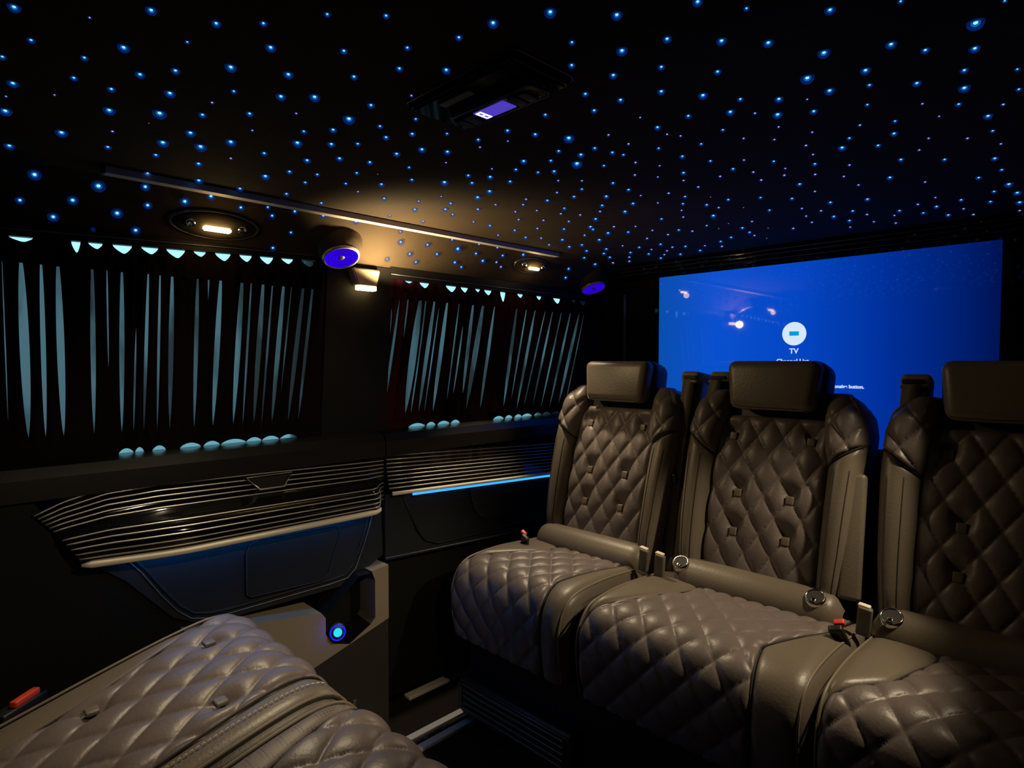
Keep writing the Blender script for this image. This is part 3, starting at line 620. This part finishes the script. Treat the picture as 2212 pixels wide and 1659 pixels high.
AB = math.radians(15)
def backrest(root, xc, Wo_top=0.215, qph=0.0, skin='leather'):
    part = empty('backrest'); part.parent = root
    y0, z0 = 0.375, 0.43
    sa, ca = math.sin(AB), math.cos(AB)
    def B(x, v, h):
        lum = 0.012 * math.sin(math.pi * min(1, v / 0.45))
        return Vector((xc + x, y0 + v * sa - (h + lum) * ca, z0 + v * ca + (h + lum) * sa))
    Wo = lambda v: interp([(0, 0.190), (0.15, 0.205), (0.33, Wo_top), (0.43, Wo_top), (0.47, 0.206), (0.495, 0.188), (0.51, 0.165)], v)
    WC = 0.137
    # dark shell behind
    def shell(u, v):
        vv = v * 0.512; w = Wo(vv) - 0.004; a = 2 * math.pi * u
        ca_, sa_ = math.cos(a), math.sin(a); x = w * (abs(ca_) ** 0.35) * (1 if ca_ >= 0 else -1); h = -0.055 + 0.055 * (abs(sa_) ** 0.5) * (1 if sa_ >= 0 else -1)
        return B(x, vv, h - 0.004)
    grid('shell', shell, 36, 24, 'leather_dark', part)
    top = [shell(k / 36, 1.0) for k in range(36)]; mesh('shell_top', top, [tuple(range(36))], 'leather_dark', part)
    # quilted middle
    BT = [(-0.063, 0.25), (0.063, 0.25), (-0.063, 0.155), (0.063, 0.155), (-0.0945, 0.3925), (0.0945, 0.3925)]
    def qf(u, v):
        vv = v * 0.445; x = lerp(-WC, WC, u)
        vv2 = vv - 0.25
        edge = min(1.0, min(u, 1 - u) * 2 * WC / 0.014, (1 - v) * 0.445 / 0.02); edge = math.sqrt(max(0.0, 1 - (1 - edge) ** 2))
        h = 0.002 + 0.008 * edge + quilt(x, vv2, 0.063, 0.095, 0.0098, qph) * (0.3 + 0.7 * edge)
        for bx, bv in BT:
            dd = ((x - bx) / 0.018) ** 2 + ((vv - bv - 0.012) / 0.022) ** 2; h -= 0.013 * math.exp(-dd)
        return B(x, vv, h)
    grid('quilted_panel', qf, 84, 130, skin, part)
    for bx, bv in BT:
        b_ = rbox('button', (0.018, 0.010, 0.020), B(bx, bv - 0.004, 0.010), 0.0025, 'leather_plain', part, (-AB, 0, 0))
    sec = Path2([(0.0, -0.002), (0.06, 0.022), (0.25, 0.040), (0.55, 0.046), (0.82, 0.036), (0.96, 0.012), (1.0, -0.018), (0.985, -0.06)])
    seam_v = lambda t: lerp(0.335, 0.392, t)
    for sg in (-1, 1):
        def bol(u, v):
            (p, _) = sec.at(u * sec.len); vv = v * seam_v(max(0, min(1, p.x)))
            ed = min(1.0, (1 - v) * 0.36 / 0.012); ed = math.sqrt(max(0.0, 1 - (1 - ed) ** 2))
            low = sstep(-0.05, 0.10, vv)
            return B(sg * lerp(WC, Wo(vv), p.x), vv, p.y * (0.55 + 0.45 * low) - 0.006 * (1 - ed) if p.y > -0.001 else p.y)
        grid('bolster', bol, 26, 50, 'leather_plain', part)
        def wing(u, v):
            (p, _) = sec.at(u * sec.len); px_ = max(0, min(1, p.x)); vb = seam_v(px_); vv = lerp(vb, 0.512, v)
            xin = interp([(0.33, WC), (0.37, 0.128), (0.43, 0.118), (0.47, 0.116), (0.512, 0.125)], vv)
            x = lerp(xin, Wo(vv), p.x); tp = 1 - sstep(0.45, 0.515, vv) * 0.75
            ed = min(1.0, v * 0.16 / 0.010, (1 - v) * 0.16 / 0.012); ed = math.sqrt(max(0.0, 1 - (1 - ed) ** 2))
            h = p.y * tp
            if p.y > 0: h += quilt(x, vv - 0.25, 0.070, 0.095, 0.012, qph) * ed * min(1, p.y / 0.03) - 0.006 * (1 - ed)
            return B(sg * x, vv, h)
        grid('shoulder_wing', wing, 36, 46, skin, part)
        tube('seam', [B(sg * WC, j / 40 * 0.34, 0.002) for j in range(41)], 0.0025, 'seam', part, 5)
        sm = []
        for j in range(21):
            (p, _) = sec.at(j / 20 * sec.len * 0.86); sm.append(B(sg * lerp(WC, Wo(0.37), p.x), seam_v(max(0, min(1, p.x))), p.y - 0.001))
        tube('seam', sm, 0.0022, 'seam', part, 5)
        for q in (0.30, 0.66):
            st = []
            for j in range(41):
                vv = lerp(0.02, 0.33, j / 40); low = sstep(-0.05, 0.10, vv); (p, _) = sec.at(q * sec.len); st.append(B(sg * lerp(WC, Wo(vv), p.x), vv, p.y * (0.55 + 0.45 * low) + 0.0002))
            tube('stitch_line', st, 0.0012, 'seam', part, 4)
    return part, B
def headrest(root, xc, B):
    part = empty('headrest'); part.parent = root
    c = B(0, 0.508, 0.030) - Vector((xc, 0, 0))
    def tp(co): co.x *= 1.0 + 0.12 * (co.z / 0.12)
    rot = (-math.radians(6), 0, 0)
    rbox('pad', (0.215, 0.060, 0.122), (xc, c.y - 0.008, c.z + 0.012), 0.022, 'leather_plain', part, rot, 5, tp)
    def tp2(co):
        co.x *= 1.0 + 0.05 * (co.z / 0.1); co.z *= 1.0 - 0.12 * (co.y / 0.05)
    rbox('shell', (0.232, 0.10, 0.108), (xc, c.y + 0.045, c.z + 0.014), 0.030, 'black_plastic', part, rot, 5, tp2)
    tube('pad_seam', [(xc - 0.096, c.y - 0.034, c.z - 0.030), (xc - 0.090, c.y - 0.036, c.z - 0.041), (xc - 0.07, c.y - 0.037, c.z - 0.044), (xc + 0.07, c.y - 0.037, c.z - 0.044), (xc + 0.090, c.y - 0.036, c.z - 0.041), (xc + 0.096, c.y - 0.034, c.z - 0.030)], 0.0012, 'piping', part, 5)
    for sx in (-0.05, 0.05): tube('post', [(xc + sx, c.y + 0.03, c.z - 0.11), (xc + sx, c.y + 0.035, c.z)], 0.006, 'chrome', part, 8)
    return part
def belt_tower(root, x, B, width=0.052, flip=1, drift=0.0):
    part = empty('belt_tower'); part.parent = root
    b0, b1 = B(0, 0.02, -0.05), B(0, 0.545, -0.028)
    mid = (b0 + b1) / 2
    def tp(co): co.x *= 1.0 + 0.10 * (co.z / 0.5)
    rbox('column', (width, 0.060, 0.55), (x, mid.y, mid.z), 0.012, 'leather_plain', part, (-AB, 0, 0), 4, tp)
    rbox('cap', (width + 0.006, 0.080, 0.034), (x, b1.y + 0.008, b1.z + 0.002), 0.011, 'beige', part, (-AB * 0.6, 0, 0.12 * flip), 4)
    rbox('slot_lip', (width - 0.004, 0.010, 0.008), (x, b1.y - 0.034, b1.z - 0.004), 0.003, 'piping', part, (-AB, 0, 0.12 * flip), 3)
    rbox('slot', (width - 0.010, 0.010, 0.010), (x, b1.y - 0.031, b1.z + 0.007), 0.002, 'seam', part, (-AB, 0, 0.12 * flip), 2)
    # the webbing, from the slot down to the hip
    vs, fs = [], []; n = 26
    for j in range(n + 1):
        t = j / n; p = b1.lerp(b0, t); y = p.y - 0.040 - 0.012 * math.sin(math.pi * t); z = p.z + 0.002
        xx = x + drift * min(1.0, 1.5 * t); w = 0.017
        for dy in (0.0, 0.0016): vs += [(xx - w, y + dy, z), (xx + w, y + dy - 0.004 * flip, z)]
    for j in range(n):
        a = 4 * j; fs += [(a, a+1, a+5, a+4), (a+2, a+6, a+7, a+3), (a, a+4, a+6, a+2), (a+1, a+3, a+7, a+5)]
    mesh('belt_webbing', vs, fs, 'belt', part, True)
    p = b1.lerp(b0, 0.52); rbox('belt_stop', (0.020, 0.012, 0.026), (x + drift * 0.78, p.y - 0.058, p.z), 0.004, 'black_plastic', part)
    return part
PROF = [(0.365, 0.446), (0.28, 0.452), (0.18, 0.458), (0.09, 0.455), (0.040, 0.442), (0.012, 0.412), (0.0, 0.370), (0.003, 0.310), (0.014, 0.250)]
def buckle(root, x, y, z, red, rot=(0, 0, 0), name='buckle'):
    part = empty(name); part.parent = root
    h = rbox('stalk', (0.026, 0.014, 0.060), (x, y, z), 0.004, 'grey_plastic' if not red else 'black_plastic', part, rot)
    if red: rbox('release_button', (0.020, 0.012, 0.010), (x, y - 0.004, z + 0.030), 0.003, 'red_plastic', part, rot)
    else: rbox('buckle_tip', (0.022, 0.012, 0.006), (x, y, z + 0.031), 0.002, 'satin', part, rot)
    return part
def rear_roll(root, x0, x1, cups):
    part = empty('lumbar_roll'); part.parent = root
    n = 30; y, z = 0.350, 0.452
    ring = []
    def f(u, v):
        x = lerp(x0, x1, v); e = min(v, 1 - v) * (x1 - x0); rr = 0.052 * min(1.0, 0.35 + 0.65 * math.sqrt(max(0, 1 - (1 - min(1, e / 0.04)) ** 2)))
        a = 2 * math.pi * u; return Vector((x, y + 0.95 * rr * math.cos(a), z + rr * math.sin(a)))
    grid('roll', f, 22, n, 'leather_plain', part)
    for cx in cups:
        cp = empty('anchor_cup'); cp.parent = part
        Mc = Matrix.Translation((cx, y - 0.0275, z + 0.0425)) @ Matrix.Rotation(0.58, 4, 'X')
        lathe('cup_ring', [(0.0165, 0.002), (0.018, 0.0048), (0.020, 0.0048), (0.0215, -0.008)], 'chrome_bright', cp, Mc, 24)
        lathe('cup_hole', [(0.0, 0.0028), (0.0172, 0.0030)], 'seam', cp, Mc, 20)
        rbox('tongue', (0.010, 0.010, 0.005), Mc @ Vector((0, -0.010, 0.005)), 0.0015, 'chrome_bright', cp, (0.58, 0, 0), 2)
    return part
def bench_seat(xc, cx, Wd, lb, rb, towers, label, roll, cups, buckles, qph, rightmat=None):
    root = empty('leather_seat', (0, 1.045, 0)); tag(root, label, 'seat', 'quilted leather bench seats')
    part, surf, P = cushion(root, PROF, Wd, lb, rb, ph=qph, rightmat=rightmat)
    part.location.x = cx
    bp, B = backrest(root, xc, qph=0.0)
    headrest(root, xc, B)
    for tx, fl, dr in towers: belt_tower(root, tx, B, flip=fl, drift=dr)
    rear_roll(root, roll[0], roll[1], cups)
    for bx, by, bz, red, rot in buckles: buckle(root, bx, by, bz, red, rot)
    return root
s1 = bench_seat(-1.072, -1.095, 0.41, [(0, -0.20), (0.05, -0.195), (0.23, -0.075), (0.37, -0.06)], [(0, 0.135), (0.08, 0.118), (0.22, 0.145), (0.37, 0.17)],
    [(-0.858, -1, 0.0)], 'quilted brown leather seat at the left end of the bench, beside the curtained side wall', (-1.27, -0.885), (),
    [(-1.245, 0.245, 0.462, True, (0.4, 0.5, 0)), (-0.868, 0.30, 0.485, False, (0.1, 0.15, 0))], 0.0)
s2 = bench_seat(-0.610, -0.610, 0.50, [(0, -0.235), (0.03, -0.228), (0.13, -0.163), (0.25, -0.108), (0.37, -0.10)], [(0, 0.155), (0.10, 0.135), (0.25, 0.20), (0.37, 0.215)],
    [(-0.776, 1, -0.042)], 'quilted brown leather middle seat of the bench, below the television icon', (-0.80, -0.405), (-0.775, -0.455),
    [(-0.815, 0.29, 0.485, False, (0.1, 0.12, 0)), (-0.380, 0.235, 0.462, True, (0.6, -0.3, 0.2))], 0.0, 'leather_plain')
s3 = bench_seat(-0.155, -0.130, 0.45, [(0, -0.215), (0.04, -0.205), (0.12, -0.135), (0.25, -0.10), (0.37, -0.10)], [(0, 0.20), (0.25, 0.15), (0.37, 0.14)],
    [(-0.325, 1, -0.018)], 'quilted brown leather seat at the right end of the bench, at the picture edge', (-0.35, 0.06), (-0.312,),
    [(-0.352, 0.29, 0.485, False, (0.1, 0.1, 0))], 0.25)

# armrest folded up against the middle seat
ar = empty('folded_armrest'); ar.parent = s2
rbox('arm', (0.046, 0.050, 0.27), (-0.408, 0.408, 0.62), 0.010, 'leather_plain', ar, (-AB, 0, 0.15), 4)

# bench plinth with ribbed heater grille
bb = tag(empty('vented_plinth', (-0.6, 1.09, 0)), 'dark plinth under the bench with a ribbed vent at its foot', 'bench base')
rbox('plinth', (1.36, 0.46, 0.235), (0.0, 0.24, 0.128), 0.010, 'door_card', bb)
rbox('vent_frame', (0.40, 0.050, 0.105), (-0.475, -0.005, 0.082), 0.014, 'black_plastic', bb)
tube('vent_edge', [(-0.665, -0.032, 0.128), (-0.675, -0.030, 0.115), (-0.675, -0.030, 0.045), (-0.28, -0.030, 0.045), (-0.275, -0.030, 0.115), (-0.285, -0.032, 0.128)], 0.0025, 'satin_dark', bb, 6, True)
for k in range(5): rbox('vent_rib', (0.36, 0.008, 0.006), (-0.475, -0.032, 0.054 + 0.016 * k), 0.002, 'satin_dark', bb)
tube('edge_line', [(-0.46, -0.004, 0.243), (0.66, -0.004, 0.243)], 0.002, 'satin_dark', bb)

# foreground seats, facing the bench
PROF2 = [(0.62, 0.345), (0.50, 0.374), (0.38, 0.408), (0.26, 0.442), (0.15, 0.470), (0.075, 0.482), (0.030, 0.472), (0.006, 0.440), (0.0, 0.395), (0.004, 0.32), (0.012, 0.25)]
fa = tag(empty('armless_seat', (-1.080, 0.500, 0), math.pi), 'quilted leather seat in the left foreground with tufted buttons and stitched border', 'seat', 'foreground quilted seats')
pa, sfa, Pa = cushion(fa, PROF2, 0.445, [(0, -0.135), (0.05, -0.140), (0.30, -0.150), (0.62, -0.16)], [(0, 0.212), (0.06, 0.205), (0.28, 0.135), (0.62, 0.10)],
    qw=0.080, qh=0.112, amp=0.0102, flat=0.45, buttons=((-0.10, 0.47), (0.10, 0.52), (-0.10, 0.30), (0.085, 0.33)))
tube('band_piping', [sfa(-0.213, j / 50 * Pa.len, 0.005) for j in range(51)], 0.002, 'seam', fa, 5)
bm = bmesh.new()
for j in range(72):
    s0 = Pa.len * (0.02 + 0.70 * j / 72); a = sfa(-0.160 - 0.018 * j / 72, s0, 0.0045); c = sfa(-0.160 - 0.018 * j / 72, s0 + 0.0052, 0.0045); tube_geo(bm, [a, a.lerp(c, 0.5) + Vector((0, 0, 0.0008)), c], 0.0014, 4)
o = bmobj('stitching', bm, 'thread', fa); o['kind'] = 'stuff'
fb = tag(empty('armless_seat', (-0.610, 0.500, 0), math.pi), 'quilted leather seat with perforated side at the bottom edge, next to the stitched one', 'seat', 'foreground quilted seats')
cushion(fb, PROF2, 0.480, [(0, -0.19), (0.62, -0.14)], [(0, 0.205), (0.05, 0.195), (0.25, 0.155), (0.62, 0.12)], qw=0.080, qh=0.112, amp=0.0102, rightmat='perforated', flat=0.5)
for nm, sub in ((fa, -1.08), (fb, -0.61)):
    bs = rbox('plinth', (0.40, 0.46, 0.24), (0, 0.28, 0.125), 0.01, 'black_matte', nm)
bk = empty('buckle'); bk.parent = fa
rbox('stalk', (0.028, 0.09, 0.02), (0.268, 0.375, 0.395), 0.004, 'black_plastic', bk, (0, 0, 0.7))
rbox('release_button', (0.014, 0.052, 0.012), (0.268, 0.368, 0.410), 0.003, 'red_plastic', bk, (0, 0, 0.75))

# ------------------------------------------------------------------ side trim
def loft_lines(root, surf, ts, y0f, y1f, name, mat, r=0.0017, n=60):
    for t in ts: tube(name, [surf(t, lerp(y0f(t), y1f(t), j / n), 0.0012) for j in range(n + 1)], r, mat, root, 5)
# front door trim
door = tag(empty('door_trim', (-1.40, 0.55, 0.62)), 'door trim panel with black chrome-striped armrest and blue light strip under it', 'door trim')
O = door.location
ztop = [(0.15, 0.716), (0.20, 0.738), (0.27, 0.757), (0.36, 0.762), (0.60, 0.757), (0.91, 0.748)]
sec_d = Path2([(0.0, 1.0), (0.006, 0.80), (0.012, 0.60), (0.028, 0.50), (0.058, 0.40), (0.072, 0.28), (0.074, 0.12), (0.070, 0.0)])
def dsurf(t, y, off):
    (p, tg) = sec_d.at(t * sec_d.len); zt = interp(ztop, y); zb_ = 0.622
    k = sstep(0.905, 0.835, y) * (0.35 + 0.65 * sstep(0.15, 0.42, y)); end = sstep(0.84, 0.905, y)
    x = -1.403 + p.x * k; z = lerp(zb_, zt, p.y) - 0.022 * end * (1 - p.y) * 0
    return Vector((x + off, y, z + off * 0.6)) - O
y0f = lambda t: 0.155 + 0.068 * t
grid('striped_panel', lambda u, v: dsurf(v, lerp(y0f(v), 0.905, u), 0.0), 60, 40, 'piano', door)
loft_lines(door, dsurf, (0.03, 0.12, 0.20, 0.28, 0.36, 0.44, 0.60, 0.68, 0.77, 0.86, 0.94), y0f, lambda t: 0.904, 'chrome_line', 'chrome')
lipy = [lerp(0.222, 0.868, j / 40) for j in range(41)]
lp_ = [dsurf(1.0, y, 0.0) + Vector((0.003, 0, -0.004)) for y in lipy]
tube('lower_lip', lp_, [0.0035] + [0.0075] * 37 + [0.006, 0.005, 0.003], 'satin', door, 8)
tube('led_strip', [dsurf(1.0, lerp(0.315, 0.845, j / 30), 0.0) + Vector((-0.024, 0, -0.007)) for j in range(31)], 0.004, 'led_blue', door, 6)
def yz(name, poly, x0, x1, mat, parent, org, bevel=0.0):
    return prism_x(name, [(y - org.y, z - org.z) for y, z in poly], x0 - org.x, x1 - org.x, mat, parent, bevel)
yz('lower_card', [(0.235, 0.615), (0.895, 0.625), (0.900, 0.480), (0.80, 0.425), (0.45, 0.425), (0.385, 0.46), (0.30, 0.56)], -1.49, -1.402, 'door_card', door, O)
yz('front_skirt', [(-1.29, 0.745), (0.155, 0.745), (0.235, 0.615), (0.30, 0.56), (0.385, 0.46), (0.45, 0.425), (0.45, 0.05), (-1.29, 0.05)], -1.49, -1.41, 'trim_black', door, O)
outl = [(0.305, 0.612), (0.335, 0.575), (0.370, 0.520), (0.400, 0.480), (0.425, 0.458), (0.460, 0.449), (0.50, 0.447), (0.74, 0.449), (0.785, 0.452), (0.808, 0.470), (0.83, 0.52), (0.848, 0.565), (0.862, 0.612)]
tube('bezel', [(-1.401 - O.x, y - O.y, z - O.z) for y, z in outl], 0.0035, 'door_card', door, 6)
tube('bezel_edge', [(-1.399 - O.x, 0.595 + (y - 0.595) * 1.035 - O.y, 0.612 + (z - 0.612) * 1.06 - O.z) for y, z in outl], 0.0016, 'satin_dark', door, 5)
pk = [(0.535, 0.470), (0.545, 0.461), (0.720, 0.455), (0.738, 0.470), (0.768, 0.560), (0.768, 0.578), (0.758, 0.586), (0.565, 0.590), (0.545, 0.582), (0.535, 0.565)]
yz('pocket', pk, -1.415, -1.396, 'black_plastic', door, O, 0.003)
tube('pocket_rim', [(-1.3955 - O.x, y - O.y, z - O.z) for y, z in pk], 0.0022, 'door_card', door, 6, True)
hd = [(0.535, 0.738), (0.640, 0.738), (0.622, 0.708), (0.565, 0.708)]
hcl = lambda y, z: Vector((-1.385, y, z)) - O
prism = yz('door_handle', hd, -1.41, -1.388, 'black_plastic', door, O, 0.003)
tube('handle_frame', [hcl(y, z) for y, z in hd], 0.0022, 'chrome', door, 6, True)
# low pocket with the blue courtesy light
sp_ = tag(empty('door_pocket', (-1.36, 0.70, 0.02)), 'beige pocket low on the door with a glowing blue courtesy light', 'door pocket'); O2 = sp_.location
hole = [(0.712, 0.372), (0.806, 0.452), (0.842, 0.452), (0.852, 0.430), (0.852, 0.332), (0.838, 0.318), (0.775, 0.286), (0.735, 0.300), (0.712, 0.330)]
outer = [(0.40, 0.432), (0.700, 0.388), (0.712, 0.372), (0.712, 0.330), (0.735, 0.300), (0.775, 0.286), (0.838, 0.318), (0.852, 0.332), (0.852, 0.430), (0.842, 0.456), (0.893, 0.462), (0.893, 0.318), (0.680, 0.258), (0.40, 0.180)]
bm = bmesh.new()
xo, xi = -1.365 - O2.x, -1.480 - O2.x
vo_ = [bm.verts.new((xo, y - O2.y, z - O2.z)) for y, z in outer]; vo2 = [bm.verts.new((xi, y - O2.y, z - O2.z)) for y, z in outer]
bm.faces.new(vo_); bm.faces.new(vo2[::-1])
for i in range(len(outer)): bm.faces.new([vo_[i], vo_[(i+1) % len(outer)], vo2[(i+1) % len(outer)], vo2[i]])
bmobj('surround', bm, 'beige', sp_)
bm = bmesh.new(); va = [bm.verts.new((xo, y - O2.y, z - O2.z)) for y, z in hole]; vb = [bm.verts.new((xo - 0.075, y - O2.y + 0.004, z - O2.z + 0.004)) for y, z in hole]
for i in range(len(hole)): bm.faces.new([va[i], va[(i+1) % len(hole)], vb[(i+1) % len(hole)], vb[i]])
bm.faces.new(vb); bmobj('recess', bm, 'trim_black', sp_)
Mx = Matrix.Translation((0.004, 0.738 - O2.y, 0.331 - O2.z)) @ basis(Vector((0.9, -0.25, 0.2)))
lt = empty('courtesy_light'); lt.parent = sp_
lathe('light_body', [(0.0, 0.004), (0.018, 0.004), (0.022, 0.0), (0.022, -0.02)], 'black_plastic', lt, Mx, 24)
lathe('light_lens', [(0.0, 0.0065), (0.008, 0.006), (0.0105, 0.0042)], 'cyan_button', lt, Mx, 22)
lathe('light_ring', [(0.0165, 0.0042), (0.0178, 0.0055), (0.0195, 0.0036)], 'ring_blue', lt, Mx, 24)
pt = bpy.data.lights.new('courtesy_glow', 'POINT'); pt.energy = 0.035; pt.color = (0.02, 0.05, 1.0); pt.shadow_soft_size = 0.008
po = bpy.data.objects.new('courtesy_glow', pt); COL.objects.link(po); po.parent = lt; po.location = Mx @ Vector((0, 0, 0.02))
yz('lower_face', [(0.40, 0.18), (0.68, 0.257), (0.893, 0.317), (0.893, 0.02), (0.40, 0.02)], -1.49, -1.368, 'dark_brown', sp_, O2)
for k in range(4): yz('vent_slit', [(0.705 + 0.02 * k, 0.075), (0.715 + 0.02 * k, 0.075), (0.735 + 0.02 * k, 0.135), (0.725 + 0.02 * k, 0.135)], -1.369, -1.364, 'satin_dark', sp_, O2)
# rear quarter trim
qt = tag(empty('quarter_trim', (-1.40, 1.25, 0.62)), 'rear side panel with fine chrome lines and blue light strip left of the bench', 'side trim'); O3 = qt.location
def qsurf(t, y, off):
    f = (y - 0.91) / 0.75; zt = lerp(0.752, 0.716, f); zb_ = lerp(0.648, 0.616, f)
    return Vector((-1.405 + 0.018 * t * t + off, y, lerp(zt, zb_, t))) - O3
grid('striped_panel', lambda u, v: qsurf(v, lerp(0.912, 1.70, u), 0.0), 20, 12, 'piano', qt)
loft_lines(qt, qsurf, [0.06 + 0.105 * k for k in range(9)], lambda t: 0.914, lambda t: 1.69, 'chrome_line', 'chrome', 0.0019, 8)
tube('lower_lip', [qsurf(1.0, lerp(0.92, 1.68, j / 10), 0.002) + Vector((0.001, 0, -0.004)) for j in range(11)], 0.0055, 'satin', qt, 8)
tube('led_strip', [qsurf(1.0, lerp(0.985, 1.60, j / 10), 0.002) + Vector((0.004, 0, -0.0115)) for j in range(11)], 0.0032, 'led_blue_bright', qt, 6)
yz('lower_card', [(0.908, 0.640), (1.72, 0.615), (1.72, 0.42), (0.908, 0.46)], -1.49, -1.402, 'door_card', qt, O3)
o2 = [(0.965, 0.632), (0.990, 0.575), (1.012, 0.525), (1.04, 0.490), (1.085, 0.472), (1.15, 0.470), (1.70, 0.462)]
tube('bezel', [(-1.400 - O3.x, y - O3.y, z - O3.z) for y, z in o2], 0.004, 'door_card', qt, 6)
yz('pocket', [(1.205, 0.612), (1.225, 0.55), (1.250, 0.518), (1.275, 0.508), (1.70, 0.498), (1.70, 0.606)], -1.41, -1.398, 'black_plastic', qt, O3, 0.002)
yz('lower_skirt', [(0.93, 0.455), (1.72, 0.42), (1.72, 0.06), (0.93, 0.06)], -1.49, -1.43, 'trim_black', qt, O3)
tube('skirt_edge', [(-1.402 - O3.x, 0.908 - O3.y, 0.466 - O3.z), (-1.402 - O3.x, 1.70 - O3.y, 0.425 - O3.z)], 0.0025, 'satin_dark', qt, 5)

# floor rails and sill
fr = tag(empty('seat_rail', (-1.282, 0.30, 0.0)), 'pair of bright metal seat rails set in the floor', 'rail')
for x in (-0.024, 0.026): box('rail_strip', (x - 0.011, x + 0.011, 0.0, 0.865, 0.0, 0.008), 'rail_chrome', fr)
box('rail_slot', (-0.013, 0.015, 0.0, 0.865, 0.0, 0.003), 'black_plastic', fr)
for k in range(14): rbox('rail_stud', (0.008, 0.012, 0.003), (0.001, 0.05 + 0.06 * k, 0.004), 0.001, 'satin_dark', fr)
sl = tag(empty('door_sill', (-1.475, 1.00, 0.0)), 'polished sill strip on the floor under the rear side panel', 'sill')
rbox('tread', (0.030, 0.55, 0.012), (0.0, 0.30, 0.006), 0.003, 'satin', sl)
rbox('tread_edge', (0.006, 0.55, 0.016), (-0.018, 0.30, 0.008), 0.002, 'chrome', sl)
